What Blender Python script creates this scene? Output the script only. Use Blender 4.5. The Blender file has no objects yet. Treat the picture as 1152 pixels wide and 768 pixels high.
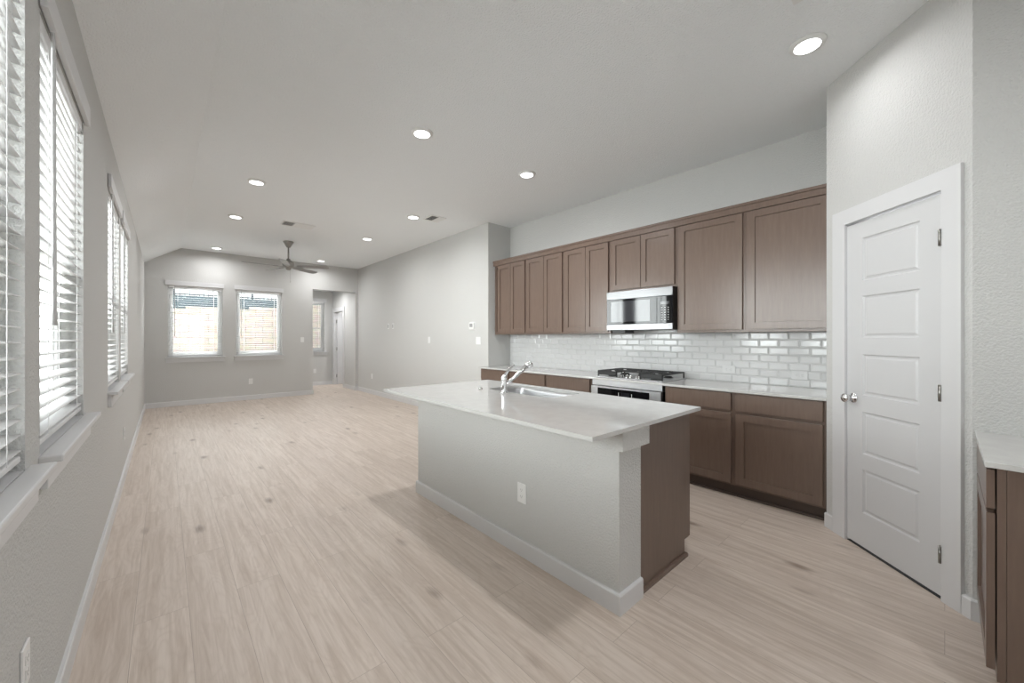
import bpy, bmesh, math, random
from mathutils import Vector, Matrix
random.seed(7)
scene = bpy.context.scene
COL = scene.collection

# ------------------------------------------------------------------ camera, world, exposure
YAW, EYE = 0.7293, 1.3168
cam_data = bpy.data.cameras.new('camera'); cam = bpy.data.objects.new('camera', cam_data); COL.objects.link(cam)
cam.location = (0, 0, EYE); cam.rotation_euler = (math.pi / 2, 0, -YAW)
cam_data.sensor_width = 36; cam_data.lens = 435.7555 / 1152 * 36
cam_data.shift_x = (576 - 575.2245) / 1152; cam_data.shift_y = -(384 - 380.4512) / 1152
cam_data.clip_start = 0.02
scene.camera = cam
world = bpy.data.worlds.new('world'); scene.world = world; world.use_nodes = True
WN = world.node_tree.nodes['Background']
WN.inputs['Color'].default_value = (0.93, 0.97, 1.0, 1); WN.inputs['Strength'].default_value = 2.0
LAMP_W, LENS, SPREAD = 8.0, 5.0, 165
DAY_LEFT, DAY_FAR = 2900.0, 450.0            # daylight standing outside the left windows and above the far windows
def daylight(name, loc, rot, sx, sy, watts):
    ld = bpy.data.lights.new(name, 'AREA'); ld.shape = 'RECTANGLE'; ld.size = sx; ld.size_y = sy; ld.energy = watts; ld.color = (0.97, 0.985, 1.0)
    lo = bpy.data.objects.new(name, ld); COL.objects.link(lo); lo.location = loc; lo.rotation_euler = rot
daylight('daylight_left', (-4.4, 3.0, 1.5), (0, -math.radians(99), 0), 3.8, 13.0, DAY_LEFT)
daylight('daylight_far', (1.0, 11.4, 3.4), (-math.radians(52), 0, 0), 3.2, 1.4, DAY_FAR)
vs = scene.view_settings
vs.view_transform = 'Standard'; vs.look = 'None'; vs.gamma = 1; vs.use_curve_mapping = False; vs.exposure = 0.40
try:
    scene.cycles.max_bounces = 10; scene.cycles.diffuse_bounces = 7; scene.cycles.glossy_bounces = 5
    scene.cycles.sample_clamp_indirect = 6; scene.cycles.caustics_reflective = False; scene.cycles.caustics_refractive = False
except Exception:
    pass

# ------------------------------------------------------------------ dimensions
XL, XR, XK = -0.2914, 3.655, 4.102          # left wall, living right wall, kitchen back wall
YF, YR, YP = 9.943, 4.615, 0.553            # far wall, return wall, pantry return
H, EAVE, XC = 3.077, 2.738, 0.231           # ceiling, left eave, crease of the slope
YH, XH, HALLZ = 11.74, 3.592, 2.655         # hall back wall, hall right wall, hall ceiling
YB = -3.6
TOP, SLAB = 0.895, 0.020                    # worktop height, thickness
S2 = math.sqrt(0.5)

# ------------------------------------------------------------------ materials
def mat(name, col, rough=0.5, metal=0.0, bump=None, spec=0.5, coat=0.0):
    m = bpy.data.materials.new(name); m.use_nodes = True
    nt = m.node_tree; b = nt.nodes['Principled BSDF']
    b.inputs['Base Color'].default_value = (*col, 1); b.inputs['Roughness'].default_value = rough
    b.inputs['Metallic'].default_value = metal; b.inputs['Specular IOR Level'].default_value = spec
    b.inputs['Coat Weight'].default_value = coat
    if bump:
        scale, strength, dist = bump
        tc = nt.nodes.new('ShaderNodeTexCoord'); n = nt.nodes.new('ShaderNodeTexNoise'); bp = nt.nodes.new('ShaderNodeBump')
        n.inputs['Scale'].default_value = scale; n.inputs['Detail'].default_value = 3
        bp.inputs['Strength'].default_value = strength; bp.inputs['Distance'].default_value = dist
        nt.links.new(tc.outputs['Object'], n.inputs['Vector']); nt.links.new(n.outputs['Fac'], bp.inputs['Height'])
        nt.links.new(bp.outputs['Normal'], b.inputs['Normal'])
    return m

def varied(name, c1, c2, rough, scale, stretch, detail=4, bump=0.0, spec=0.5, metal=0.0):
    """base colour that wanders between two tones along a stretched noise"""
    m = mat(name, c1, rough, metal, spec=spec); nt = m.node_tree; b = nt.nodes['Principled BSDF']
    tc = nt.nodes.new('ShaderNodeTexCoord'); mp = nt.nodes.new('ShaderNodeMapping'); n = nt.nodes.new('ShaderNodeTexNoise')
    r = nt.nodes.new('ShaderNodeValToRGB')
    mp.inputs['Scale'].default_value = stretch; n.inputs['Scale'].default_value = scale; n.inputs['Detail'].default_value = detail
    n.inputs['Roughness'].default_value = 0.6
    r.color_ramp.elements[0].position = 0.32; r.color_ramp.elements[1].position = 0.68
    r.color_ramp.elements[0].color = (*c1, 1); r.color_ramp.elements[1].color = (*c2, 1)
    nt.links.new(tc.outputs['Object'], mp.inputs['Vector']); nt.links.new(mp.outputs['Vector'], n.inputs['Vector'])
    nt.links.new(n.outputs['Fac'], r.inputs['Fac']); nt.links.new(r.outputs['Color'], b.inputs['Base Color'])
    if bump:
        bp = nt.nodes.new('ShaderNodeBump'); bp.inputs['Strength'].default_value = bump; bp.inputs['Distance'].default_value = 0.002
        nt.links.new(n.outputs['Fac'], bp.inputs['Height']); nt.links.new(bp.outputs['Normal'], b.inputs['Normal'])
    return m

def glow(name, col, strength):
    m = bpy.data.materials.new(name); m.use_nodes = True; b = m.node_tree.nodes['Principled BSDF']
    b.inputs['Base Color'].default_value = (*col, 1); b.inputs['Emission Color'].default_value = (*col, 1)
    b.inputs['Emission Strength'].default_value = strength
    return m

def floor_material():
    m = mat('oak_plank_floor', (.5, .4, .33), 0.42); nt = m.node_tree; b = nt.nodes['Principled BSDF']; L = nt.links.new
    N = lambda t: nt.nodes.new(t)
    tc = N('ShaderNodeTexCoord'); sp = N('ShaderNodeSeparateXYZ'); L(tc.outputs['Object'], sp.inputs[0])
    cb = N('ShaderNodeCombineXYZ')
    ad = N('ShaderNodeMath'); ad.operation = 'ADD'; ad.inputs[1].default_value = 0.1075 + 1.945
    L(sp.outputs['X'], ad.inputs[0]); L(sp.outputs['Y'], cb.inputs['X']); L(ad.outputs[0], cb.inputs['Y'])
    br = N('ShaderNodeTexBrick'); br.offset = 0.37; br.offset_frequency = 2
    for k, v in (('Scale', 1), ('Mortar Size', 0.0011), ('Mortar Smooth', 0.3), ('Bias', 0), ('Brick Width', 1.52), ('Row Height', 0.1945)):
        br.inputs[k].default_value = v
    br.inputs['Color1'].default_value = (0, 0, 0, 1); br.inputs['Color2'].default_value = (1, 1, 1, 1); br.inputs['Mortar'].default_value = (.5, .5, .5, 1)
    L(cb.outputs[0], br.inputs['Vector'])
    bw = N('ShaderNodeRGBToBW'); L(br.outputs['Color'], bw.inputs[0])
    # grain runs along the plank; every plank takes its own slice of the noise
    off = N('ShaderNodeMath'); off.operation = 'MULTIPLY'; off.inputs[1].default_value = 37.0; L(bw.outputs[0], off.inputs[0])
    gx = N('ShaderNodeCombineXYZ')
    mx = N('ShaderNodeMath'); mx.operation = 'MULTIPLY'; mx.inputs[1].default_value = 34; L(sp.outputs['X'], mx.inputs[0])
    my = N('ShaderNodeMath'); my.operation = 'MULTIPLY'; my.inputs[1].default_value = 1.7; L(sp.outputs['Y'], my.inputs[0])
    L(mx.outputs[0], gx.inputs['X']); L(my.outputs[0], gx.inputs['Y']); L(off.outputs[0], gx.inputs['Z'])
    n1 = N('ShaderNodeTexNoise'); n1.inputs['Scale'].default_value = 1.0; n1.inputs['Detail'].default_value = 6; n1.inputs['Roughness'].default_value = 0.65
    n1.inputs['Distortion'].default_value = 0.7
    L(gx.outputs[0], n1.inputs['Vector'])
    fine = N('ShaderNodeTexNoise'); fine.inputs['Scale'].default_value = 5.0; fine.inputs['Detail'].default_value = 3; L(gx.outputs[0], fine.inputs['Vector'])
    # cathedral figure
    wx = N('ShaderNodeCombineXYZ')
    m2 = N('ShaderNodeMath'); m2.operation = 'MULTIPLY'; m2.inputs[1].default_value = 5.5; L(sp.outputs['X'], m2.inputs[0])
    m3 = N('ShaderNodeMath'); m3.operation = 'MULTIPLY'; m3.inputs[1].default_value = 1.25; L(sp.outputs['Y'], m3.inputs[0])
    L(m2.outputs[0], wx.inputs['X']); L(m3.outputs[0], wx.inputs['Y']); L(off.outputs[0], wx.inputs['Z'])
    nb = N('ShaderNodeTexNoise'); nb.inputs['Scale'].default_value = 1.1; nb.inputs['Detail'].default_value = 2; L(wx.outputs[0], nb.inputs['Vector'])
    rg = N('ShaderNodeMath'); rg.operation = 'MULTIPLY'; rg.inputs[1].default_value = 34; L(nb.outputs['Fac'], rg.inputs[0])
    fr = N('ShaderNodeMath'); fr.operation = 'PINGPONG'; fr.inputs[1].default_value = 1; L(rg.outputs[0], fr.inputs[0])
    # knots
    kv = N('ShaderNodeCombineXYZ')
    k1 = N('ShaderNodeMath'); k1.operation = 'MULTIPLY'; k1.inputs[1].default_value = 4.2; L(sp.outputs['X'], k1.inputs[0])
    k2 = N('ShaderNodeMath'); k2.operation = 'MULTIPLY'; k2.inputs[1].default_value = 1.7; L(sp.outputs['Y'], k2.inputs[0])
    L(k1.outputs[0], kv.inputs['X']); L(k2.outputs[0], kv.inputs['Y'])
    vo = N('ShaderNodeTexVoronoi'); vo.inputs['Scale'].default_value = 1.0; L(kv.outputs[0], vo.inputs['Vector'])
    wob = N('ShaderNodeMath'); wob.operation = 'MULTIPLY_ADD'; wob.inputs[1].default_value = 0.16; L(fine.outputs['Fac'], wob.inputs[0]); L(vo.outputs['Distance'], wob.inputs[2])
    kr = N('ShaderNodeMapRange'); kr.inputs['From Min'].default_value = 0.10; kr.inputs['From Max'].default_value = 0.24
    kr.inputs['To Min'].default_value = 1; kr.inputs['To Max'].default_value = 0; L(wob.outputs[0], kr.inputs['Value'])
    # mix the tones
    ramp = N('ShaderNodeValToRGB'); L(n1.outputs['Fac'], ramp.inputs['Fac'])
    e = ramp.color_ramp.elements
    e[0].position = 0.22; e[0].color = (*FLOOR_DARK, 1); e[1].position = 0.60; e[1].color = (*FLOOR_LIGHT, 1)
    def mix(a, bcol, fac, factor=None, mode='MIX'):
        mm = N('ShaderNodeMix'); mm.data_type = 'RGBA'; mm.blend_type = mode
        L(a, mm.inputs['A'])
        if isinstance(bcol, tuple): mm.inputs['B'].default_value = (*bcol, 1)
        else: L(bcol, mm.inputs['B'])
        if factor is not None:
            f = N('ShaderNodeMath'); f.operation = 'MULTIPLY'; f.inputs[1].default_value = fac; L(factor, f.inputs[0]); L(f.outputs[0], mm.inputs['Factor'])
        else: mm.inputs['Factor'].default_value = fac
        return mm.outputs['Result']
    c = ramp.outputs['Color']
    pw = N('ShaderNodeMath'); pw.operation = 'POWER'; pw.inputs[1].default_value = 2.5; L(fr.outputs[0], pw.inputs[0])
    c = mix(c, FLOOR_DARK, 0.22, pw.outputs[0])
    c = mix(c, FLOOR_DARK, 0.22, fine.outputs['Fac'])
    c = mix(c, (.43, .35, .29), 0.25, bw.outputs[0])
    c = mix(c, (.20, .14, .105), 0.85, kr.outputs['Result'])
    c = mix(c, (.21, .155, .12), 0.55, br.outputs['Fac'])
    L(c, b.inputs['Base Color'])
    bp = N('ShaderNodeBump'); bp.inputs['Strength'].default_value = 0.12; bp.inputs['Distance'].default_value = 0.001; bp.invert = True
    sm = N('ShaderNodeMath'); sm.operation = 'ADD'; L(br.outputs['Fac'], sm.inputs[0]); L(fine.outputs['Fac'], sm.inputs[1])
    L(sm.outputs[0], bp.inputs['Height']); L(bp.outputs['Normal'], b.inputs['Normal'])
    return m

def stone_material():
    m = mat('limestone_blocks', (.55, .47, .40), 0.9); nt = m.node_tree; b = nt.nodes['Principled BSDF']; L = nt.links.new
    tc = nt.nodes.new('ShaderNodeTexCoord'); sp = nt.nodes.new('ShaderNodeSeparateXYZ'); cb = nt.nodes.new('ShaderNodeCombineXYZ')
    ad = nt.nodes.new('ShaderNodeMath'); ad.operation = 'ADD'
    L(tc.outputs['Object'], sp.inputs[0]); L(sp.outputs['X'], ad.inputs[0]); L(sp.outputs['Y'], ad.inputs[1])
    L(ad.outputs[0], cb.inputs['X']); L(sp.outputs['Z'], cb.inputs['Y'])
    n0 = nt.nodes.new('ShaderNodeTexNoise'); n0.inputs['Scale'].default_value = 4
    vm = nt.nodes.new('ShaderNodeVectorMath'); vm.operation = 'SCALE'; vm.inputs['Scale'].default_value = 0.07
    va = nt.nodes.new('ShaderNodeVectorMath'); va.operation = 'ADD'
    L(tc.outputs['Object'], n0.inputs['Vector']); L(n0.outputs['Color'], vm.inputs[0]); L(vm.outputs[0], va.inputs[0]); L(cb.outputs[0], va.inputs[1])
    br = nt.nodes.new('ShaderNodeTexBrick'); br.inputs['Scale'].default_value = 1; br.inputs['Brick Width'].default_value = 0.44; br.inputs['Row Height'].default_value = 0.17
    br.inputs['Mortar Size'].default_value = 0.009; br.inputs['Color1'].default_value = (.45, .385, .335, 1); br.inputs['Color2'].default_value = (.37, .305, .26, 1)
    br.inputs['Mortar'].default_value = (.20, .165, .14, 1); br.offset = 0.43
    L(va.outputs[0], br.inputs['Vector'])
    n = nt.nodes.new('ShaderNodeTexNoise'); n.inputs['Scale'].default_value = 9; n.inputs['Detail'].default_value = 5; L(tc.outputs['Object'], n.inputs['Vector'])
    mx = nt.nodes.new('ShaderNodeMix'); mx.data_type = 'RGBA'; mx.blend_type = 'OVERLAY'; mx.inputs['Factor'].default_value = 0.35
    L(br.outputs['Color'], mx.inputs['A']); L(n.outputs['Color'], mx.inputs['B']); L(mx.outputs['Result'], b.inputs['Base Color'])
    return m

FLOOR_DARK, FLOOR_LIGHT = (.44, .350, .280), (.69, .605, .535)
M = {}
M['wall'] = mat('greige_wall_paint', (.575, .573, .559), 0.75, bump=(105, 0.75, 0.009), spec=0.3)
M['ceiling'] = mat('ceiling_paint', (.85, .87, .88), 0.85, bump=(90, 0.75, 0.010), spec=0.2)
M['trim'] = mat('white_trim_paint', (.64, .64, .645), 0.38)
M['door'] = mat('white_door_paint', (.60, .60, .605), 0.42, bump=(60, 0.05, 0.001))
M['vinyl'] = mat('white_vinyl', (.88, .88, .88), 0.4)
M['slat'] = mat('white_blind_slat', (.78, .78, .78), 0.45)
def translucent(m, fac, col):
    nt = m.node_tree; b = nt.nodes['Principled BSDF']; o = nt.nodes['Material Output']
    t = nt.nodes.new('ShaderNodeBsdfTranslucent'); t.inputs['Color'].default_value = (*col, 1); x = nt.nodes.new('ShaderNodeMixShader'); x.inputs[0].default_value = fac
    nt.links.new(b.outputs[0], x.inputs[1]); nt.links.new(t.outputs[0], x.inputs[2]); nt.links.new(x.outputs[0], o.inputs['Surface'])
translucent(M['slat'], 0.07, (.8, .8, .8))
M['plastic'] = mat('white_plastic', (.78, .78, .77), 0.35)
M['greyplastic'] = mat('grey_plastic', (.30, .30, .30), 0.5)
M['wand'] = mat('pale_grey_wand', (.62, .62, .62), 0.25)
M['cord'] = mat('white_cord', (.85, .85, .85), 0.8)
M['cab'] = varied('brown_stained_maple', (.146, .100, .077), (.170, .119, .093), 0.28, 1.0, (55, 55, 5), 5, 0.02)
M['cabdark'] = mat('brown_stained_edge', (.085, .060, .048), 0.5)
M['quartz'] = varied('pale_grey_quartz', (.565, .56, .545), (.605, .60, .585), 0.07, 14, (1, 1, 1), 3)
M['tile'] = mat('white_glazed_tile', (.62, .62, .62), 0.13)
M['grout'] = mat('pale_grout', (.58, .58, .575), 0.9)
M['steel'] = varied('brushed_stainless', (.20, .20, .205), (.25, .25, .255), 0.30, 1.0, (3, 3, 260), 2, 0.0, metal=1.0)
M['steelh'] = varied('brushed_stainless_flat', (.52, .52, .53), (.58, .58, .59), 0.36, 1.0, (260, 3, 3), 2, 0.0, metal=1.0)
M['chrome'] = mat('chrome', (.78, .78, .79), 0.08, 1.0)
M['nickel'] = mat('brushed_nickel', (.33, .32, .30), 0.30, 1.0)
M['blade'] = varied('grey_fan_blade', (.26, .255, .245), (.31, .30, .29), 0.45, 1, (6, 60, 6))
M['blackglass'] = mat('black_glass', (.006, .006, .007), 0.04, spec=0.28)
M['black'] = mat('black_enamel', (.012, .012, .012), 0.35)
M['iron'] = mat('black_cast_iron', (.022, .022, .022), 0.55, bump=(300, 0.3, 0.001))
M['gapshade'] = mat('dark_recess', (.02, .02, .02), 0.8)
M['key'] = mat('pale_key', (.55, .55, .55), 0.5)
M['display'] = mat('display_window', (.02, .02, .025), 0.06)
M['ventdark'] = mat('vent_shadow_grey', (.12, .12, .12), 0.8)  # own grey of the microwave filter; painted duct shade in the ceiling vents
M['lens'] = glow('lit_lens', (1.0, 1.0, 1.0), LENS)
M['floor'] = floor_material()
M['stone'] = stone_material()
M['fence'] = mat('dark_fence_metal', (.030, .042, .055), 0.5)
M['screen'] = varied('blue_grey_screen', (.035, .06, .075), (.07, .10, .115), 0.8, 3, (1, 1, 6))
M['ground'] = varied('pale_gravel', (.50, .46, .40), (.60, .56, .50), 0.95, 12, (1, 1, 1))
g = bpy.data.materials.new('window_glass'); g.use_nodes = True; nt = g.node_tree
for n in list(nt.nodes): nt.nodes.remove(n)
o_ = nt.nodes.new('ShaderNodeOutputMaterial'); tr = nt.nodes.new('ShaderNodeBsdfTransparent'); gl = nt.nodes.new('ShaderNodeBsdfGlossy'); mx = nt.nodes.new('ShaderNodeMixShader')
gl.inputs['Roughness'].default_value = 0.02; mx.inputs[0].default_value = 0.06; tr.inputs[0].default_value = (.96, .98, .97, 1)
nt.links.new(tr.outputs[0], mx.inputs[1]); nt.links.new(gl.outputs[0], mx.inputs[2]); nt.links.new(mx.outputs[0], o_.inputs[0])
M['glass'] = g

# ------------------------------------------------------------------ mesh helpers
def box(bm, x0, x1, y0, y1, z0, z1, bev=0.0, seg=2):
    x0, x1 = min(x0, x1), max(x0, x1); y0, y1 = min(y0, y1), max(y0, y1); z0, z1 = min(z0, z1), max(z0, z1)
    r = bmesh.ops.create_cube(bm, size=1.0); v = r['verts']
    bmesh.ops.scale(bm, vec=(x1 - x0, y1 - y0, z1 - z0), verts=v)
    bmesh.ops.translate(bm, vec=((x0 + x1) / 2, (y0 + y1) / 2, (z0 + z1) / 2), verts=v)
    if bev:
        es = list({e for q in v for e in q.link_edges})
        bmesh.ops.bevel(bm, geom=es, offset=bev, segments=seg, affect='EDGES', profile=0.5)
    return v

def B(*boxes):
    bm = bmesh.new()
    for b in boxes: box(bm, *b)
    return bm

def holed_prism(bm, outer, holes, axis, a0, a1):
    """extrude a polygon with holes; axis 'x': 2-D is (y, z); 'y': (x, z); 'z': (x, y)"""
    def P(u, v, a): return {'x': (a, u, v), 'y': (u, a, v), 'z': (u, v, a)}[axis]
    for a in (a0, a1):
        es = []
        for loop in [outer] + holes:
            vs_ = [bm.verts.new(P(u, v, a)) for u, v in loop]
            es += [bm.edges.new((vs_[i], vs_[(i + 1) % len(vs_)])) for i in range(len(vs_))]
        bmesh.ops.triangle_fill(bm, use_beauty=True, use_dissolve=False, edges=es)
    for loop in [outer] + holes:
        n = len(loop)
        for i in range(n):
            (u0, v0), (u1, v1) = loop[i], loop[(i + 1) % n]
            bm.faces.new([bm.verts.new(P(u0, v0, a0)), bm.verts.new(P(u1, v1, a0)), bm.verts.new(P(u1, v1, a1)), bm.verts.new(P(u0, v0, a1))])
    bmesh.ops.remove_doubles(bm, verts=bm.verts[:], dist=1e-5)
    bmesh.ops.recalc_face_normals(bm, faces=bm.faces[:])

def rect(u0, u1, v0, v1): return [(u0, v0), (u1, v0), (u1, v1), (u0, v1)]

def rrect(u0, u1, v0, v1, r, n=6):
    out = []
    for cx, cy, a in ((u1 - r, v1 - r, 0), (u0 + r, v1 - r, 90), (u0 + r, v0 + r, 180), (u1 - r, v0 + r, 270)):
        for k in range(n + 1):
            t = math.radians(a + 90 * k / n); out.append((cx + r * math.cos(t), cy + r * math.sin(t)))
    return out

def lathe(bm, prof, seg=32, ax=Vector((0, 0, 1)), origin=(0, 0, 0)):
    """prof: (radius, height) pairs round ax"""
    q = Vector((0, 0, 1)).rotation_difference(Vector(ax).normalized()); o = Vector(origin)
    rings = []
    for r, h in prof:
        if r < 1e-6: rings.append([bm.verts.new(o + q @ Vector((0, 0, h)))])
        else: rings.append([bm.verts.new(o + q @ Vector((r * math.cos(2 * math.pi * i / seg), r * math.sin(2 * math.pi * i / seg), h))) for i in range(seg)])
    for a, b in zip(rings, rings[1:]):
        for i in range(seg):
            j = (i + 1) % seg
            if len(a) == 1 and len(b) == 1: continue
            if len(a) == 1: bm.faces.new((a[0], b[i], b[j]))
            elif len(b) == 1: bm.faces.new((a[i], a[j], b[0]))
            else: bm.faces.new((a[i], a[j], b[j], b[i]))
    for f in bm.faces: f.smooth = True

def tube(bm, pts, rad, seg=16, cap=True):
    pts = [Vector(p) for p in pts]; rad = rad if isinstance(rad, (list, tuple)) else [rad] * len(pts)
    rings = []; up = None
    for i, p in enumerate(pts):
        d = (pts[min(i + 1, len(pts) - 1)] - pts[max(i - 1, 0)]).normalized()
        if up is None: up = d.orthogonal().normalized()
        up = (up - d * up.dot(d)).normalized(); sd = d.cross(up)
        rings.append([bm.verts.new(p + rad[i] * (math.cos(2 * math.pi * k / seg) * up + math.sin(2 * math.pi * k / seg) * sd)) for k in range(seg)])
    for a, b in zip(rings, rings[1:]):
        for k in range(seg):
            f = bm.faces.new((a[k], a[(k + 1) % seg], b[(k + 1) % seg], b[k])); f.smooth = True
    if cap:
        bm.faces.new(rings[0][::-1]); bm.faces.new(rings[-1])

def shaker(bm, u0, u1, v0, v1, front, depth, P, stile=0.058, rec=0.011):
    """five-piece door; P(u, v, d) places a point d behind the front face"""
    i0, i1, j0, j1 = u0 + stile, u1 - stile, v0 + stile, v1 - stile
    c = 0.0015
    loops = [(rect(u0, u1, v0, v1), depth), (rect(u0, u1, v0, v1), c), (rect(u0 + c, u1 - c, v0 + c, v1 - c), 0), (rect(i0, i1, j0, j1), 0),
             (rect(i0 + .0015, i1 - .0015, j0 + .0015, j1 - .0015), rec)]
    R = [[bm.verts.new(P(u, v, front + d)) for u, v in lp] for lp, d in loops]
    for a, b in zip(R, R[1:]):
        for k in range(4): bm.faces.new((a[k], a[(k + 1) % 4], b[(k + 1) % 4], b[k]))
    bm.faces.new(R[-1]); bm.faces.new(R[0][::-1])
    bmesh.ops.recalc_face_normals(bm, faces=bm.faces[:])

def make(name, bm, m, parent=None, at=(0, 0, 0)):
    """link a bmesh built in world coordinates (or local, at=0) as one object; 'at' is subtracted"""
    if at != (0, 0, 0): bmesh.ops.translate(bm, vec=(-at[0], -at[1], -at[2]), verts=bm.verts[:])
    me = bpy.data.meshes.new(name); bm.to_mesh(me); bm.free()
    for x in (m if isinstance(m, (list, tuple)) else [m]): me.materials.append(x)
    o = bpy.data.objects.new(name, me); COL.objects.link(o)
    if parent is not None: o.parent = parent
    return o

def struct(name, bm, m, label=None, parent=None, at=(0, 0, 0)):
    o = make(name, bm, m, parent, at)
    if parent is None: tagk(o, label)
    return o
def tagk(o, label):
    o['kind'] = 'structure'; o['category'] = o.name.split('_')[0].split('.')[0]
    if label: o['label'] = label
    return o
def tag(o, label, cat, group=None):
    o['label'] = label; o['category'] = cat
    if group: o['group'] = group
    return o
def thing(name, label, cat, loc=(0, 0, 0), rz=0, group=None):
    o = bpy.data.objects.new(name, None); o.empty_display_size = 0.1; COL.objects.link(o); o.location = loc; o.rotation_euler = (0, 0, rz)
    return tag(o, label, cat, group)
def copy_tree(o, parent=None):
    c = o.copy(); COL.objects.link(c); c.parent = parent
    for ch in list(o.children): copy_tree(ch, c)
    return c
def dup(o, loc, rz, label):
    c = copy_tree(o); c.location = loc; c.rotation_euler = (0, 0, rz); c['label'] = label; return c

# ------------------------------------------------------------------ shell
WZ0, WZ1 = 0.930, 2.345                      # window openings
LW = [(0.850, 1.708), (1.880, 2.740), (3.810, 4.655), (4.830, 5.670)]
FW = [(0.040, 0.885), (1.115, 1.960)]
HW = (2.530, 3.372)
T = 0.15
bm = B((-0.45, 4.45, YB, YF + 0.16, -0.12, 0), (2.40, 4.75, YF + 0.16, YH, -0.12, 0)); struct('floor', bm, M['floor'], 'pale oak plank floor running the length of the room')
bm = bmesh.new()
holed_prism(bm, [(XL, EAVE), (XC, H), (4.45, H), (4.45, H + .2), (XL - .2, H + .2), (XL - .2, EAVE)], [], 'y', YB, YF)
struct('ceiling', bm, M['ceiling'], 'light grey textured ceiling that slopes down along the window wall')
bm = B((2.40, 4.75, YF + T, YH, HALLZ, HALLZ + .15)); struct('ceiling_hall', bm, M['ceiling'], 'lower ceiling of the back hall')

bm = bmesh.new(); holed_prism(bm, rect(YB, YF + T, 0, EAVE), [rect(a, b, WZ0, WZ1) for a, b in LW], 'x', XL - T, XL)
struct('wall_left', bm, M['wall'], 'long greige window wall on the left')
bm = bmesh.new()
holed_prism(bm, [(XL, 0), (2.597, 0), (2.597, 2.48), (XH, 2.48), (XH, 0), (XR, 0), (XR, H), (XC, H), (XL, EAVE)],
            [rect(a, b, WZ0, WZ1) for a, b in FW], 'y', YF, YF + T)
struct('wall_far', bm, M['wall'], 'far greige wall with two windows and the hall opening')
struct('wall_right', B((XR, XR + T, YR + T, YF + T, 0, H)), M['wall'], 'plain greige living room wall on the right')
struct('wall_return', B((XR, XK + T, YR, YR + T, 0, H)), M['wall'], 'short return wall beside the upper cabinets')
struct('wall_kitchen', B((XK, XK + T, YP, YR, 0, H)), M['wall'], 'kitchen wall behind the cabinets')
# pantry: return, diagonal with the door opening, side
P1 = Vector((3.462, 0.553, 0)); P2 = Vector((2.822, -0.087, 0))
DT, DN = Vector((-S2, -S2, 0)), Vector((-S2, S2, 0))        # along the diagonal, out of it
def D(t, n, z):                                               # t from the casing corner C1, n in front of the wall plane
    p = P1 + DT * (t - 0.0) + DN * n; return (p.x, p.y, z)
def dbox(bm, t0, t1, n0, n1, z0, z1, bev=0):
    v = box(bm, t0, t1, n0, n1, z0, z1, 0)
    es = list({e for q in v for e in q.link_edges})
    if bev:
        r = bmesh.ops.bevel(bm, geom=es, offset=bev, segments=2, affect='EDGES', profile=0.5)
        v = list({q for f in r['faces'] for q in f.verts} | {q for q in v if q.is_valid})
    for q in v: q.co = Vector(D(q.co.x, q.co.y, q.co.z))
TL = (P2 - P1).length
OT0, OT1, OZ = 0.176, 0.784, 2.062
bm = bmesh.new(); holed_prism(bm, [(0, 0), (OT0, 0), (OT0, OZ), (OT1, OZ), (OT1, 0), (TL, 0), (TL, H), (0, H)], [], 'y', -0.12, 0)
for v in bm.verts: v.co = Vector(D(v.co.x, v.co.y, v.co.z))
struct('wall_pantry', bm, M['wall'], 'diagonal pantry wall around the white panelled door')
struct('wall_pantry_return', B((P1.x, XK + T, YP - 0.12, YP, 0, H)), M['wall'], 'pantry end wall that closes the cabinet run')
struct('wall_pantry_side', B((P2.x, P2.x + 0.12, -0.80, P2.y, 0, H)), M['wall'], 'pantry side wall above the short right counter')
struct('wall_near', B((1.60, P2.x + 0.12, -0.90, -0.78, 0, H)), M['wall'], 'wall behind the short right counter')
struct('wall_entry', B((1.60, 1.72, YB, -0.90, 0, H)), M['wall'], 'entry wall behind the camera')
bm = bmesh.new(); holed_prism(bm, rect(XL, 1.72, 0, H), [rect(0.0, 1.4, 0.5, 2.4)], 'y', YB - T, YB)  # unseen opening, added so sky light enters from behind
struct('wall_back', bm, M['wall'], 'end wall behind the camera with a large opening added to let in sky light')
# hall
bm = bmesh.new(); holed_prism(bm, rect(2.40, 4.75, 0, HALLZ), [rect(HW[0], HW[1], WZ0, WZ1)], 'y', YH, YH + T)
struct('wall_hall_back', bm, M['wall'], 'back wall of the small hall with one window')
bm = bmesh.new(); HD0, HD1, HDZ = 10.83, 11.61, 2.07
holed_prism(bm, [(YF + T, 0), (HD0, 0), (HD0, HDZ), (HD1, HDZ), (HD1, 0), (YH, 0), (YH, HALLZ), (YF + T, HALLZ)], [], 'x', XH, XH + 0.12)
struct('wall_hall_right', bm, M['wall'], 'right wall of the small hall with a doorway')
struct('wall_hall_left', B((2.40, 2.48, YF + T, YH, 0, HALLZ)), M['wall'], 'left wall of the small hall')
struct('wall_closet', B((4.65, 4.75, YF + T, YH, 0, HALLZ), (XR + T, 4.75, YF + T, YF + T + .08, 0, HALLZ)), M['wall'], 'walls of the room behind the hall door')

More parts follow.
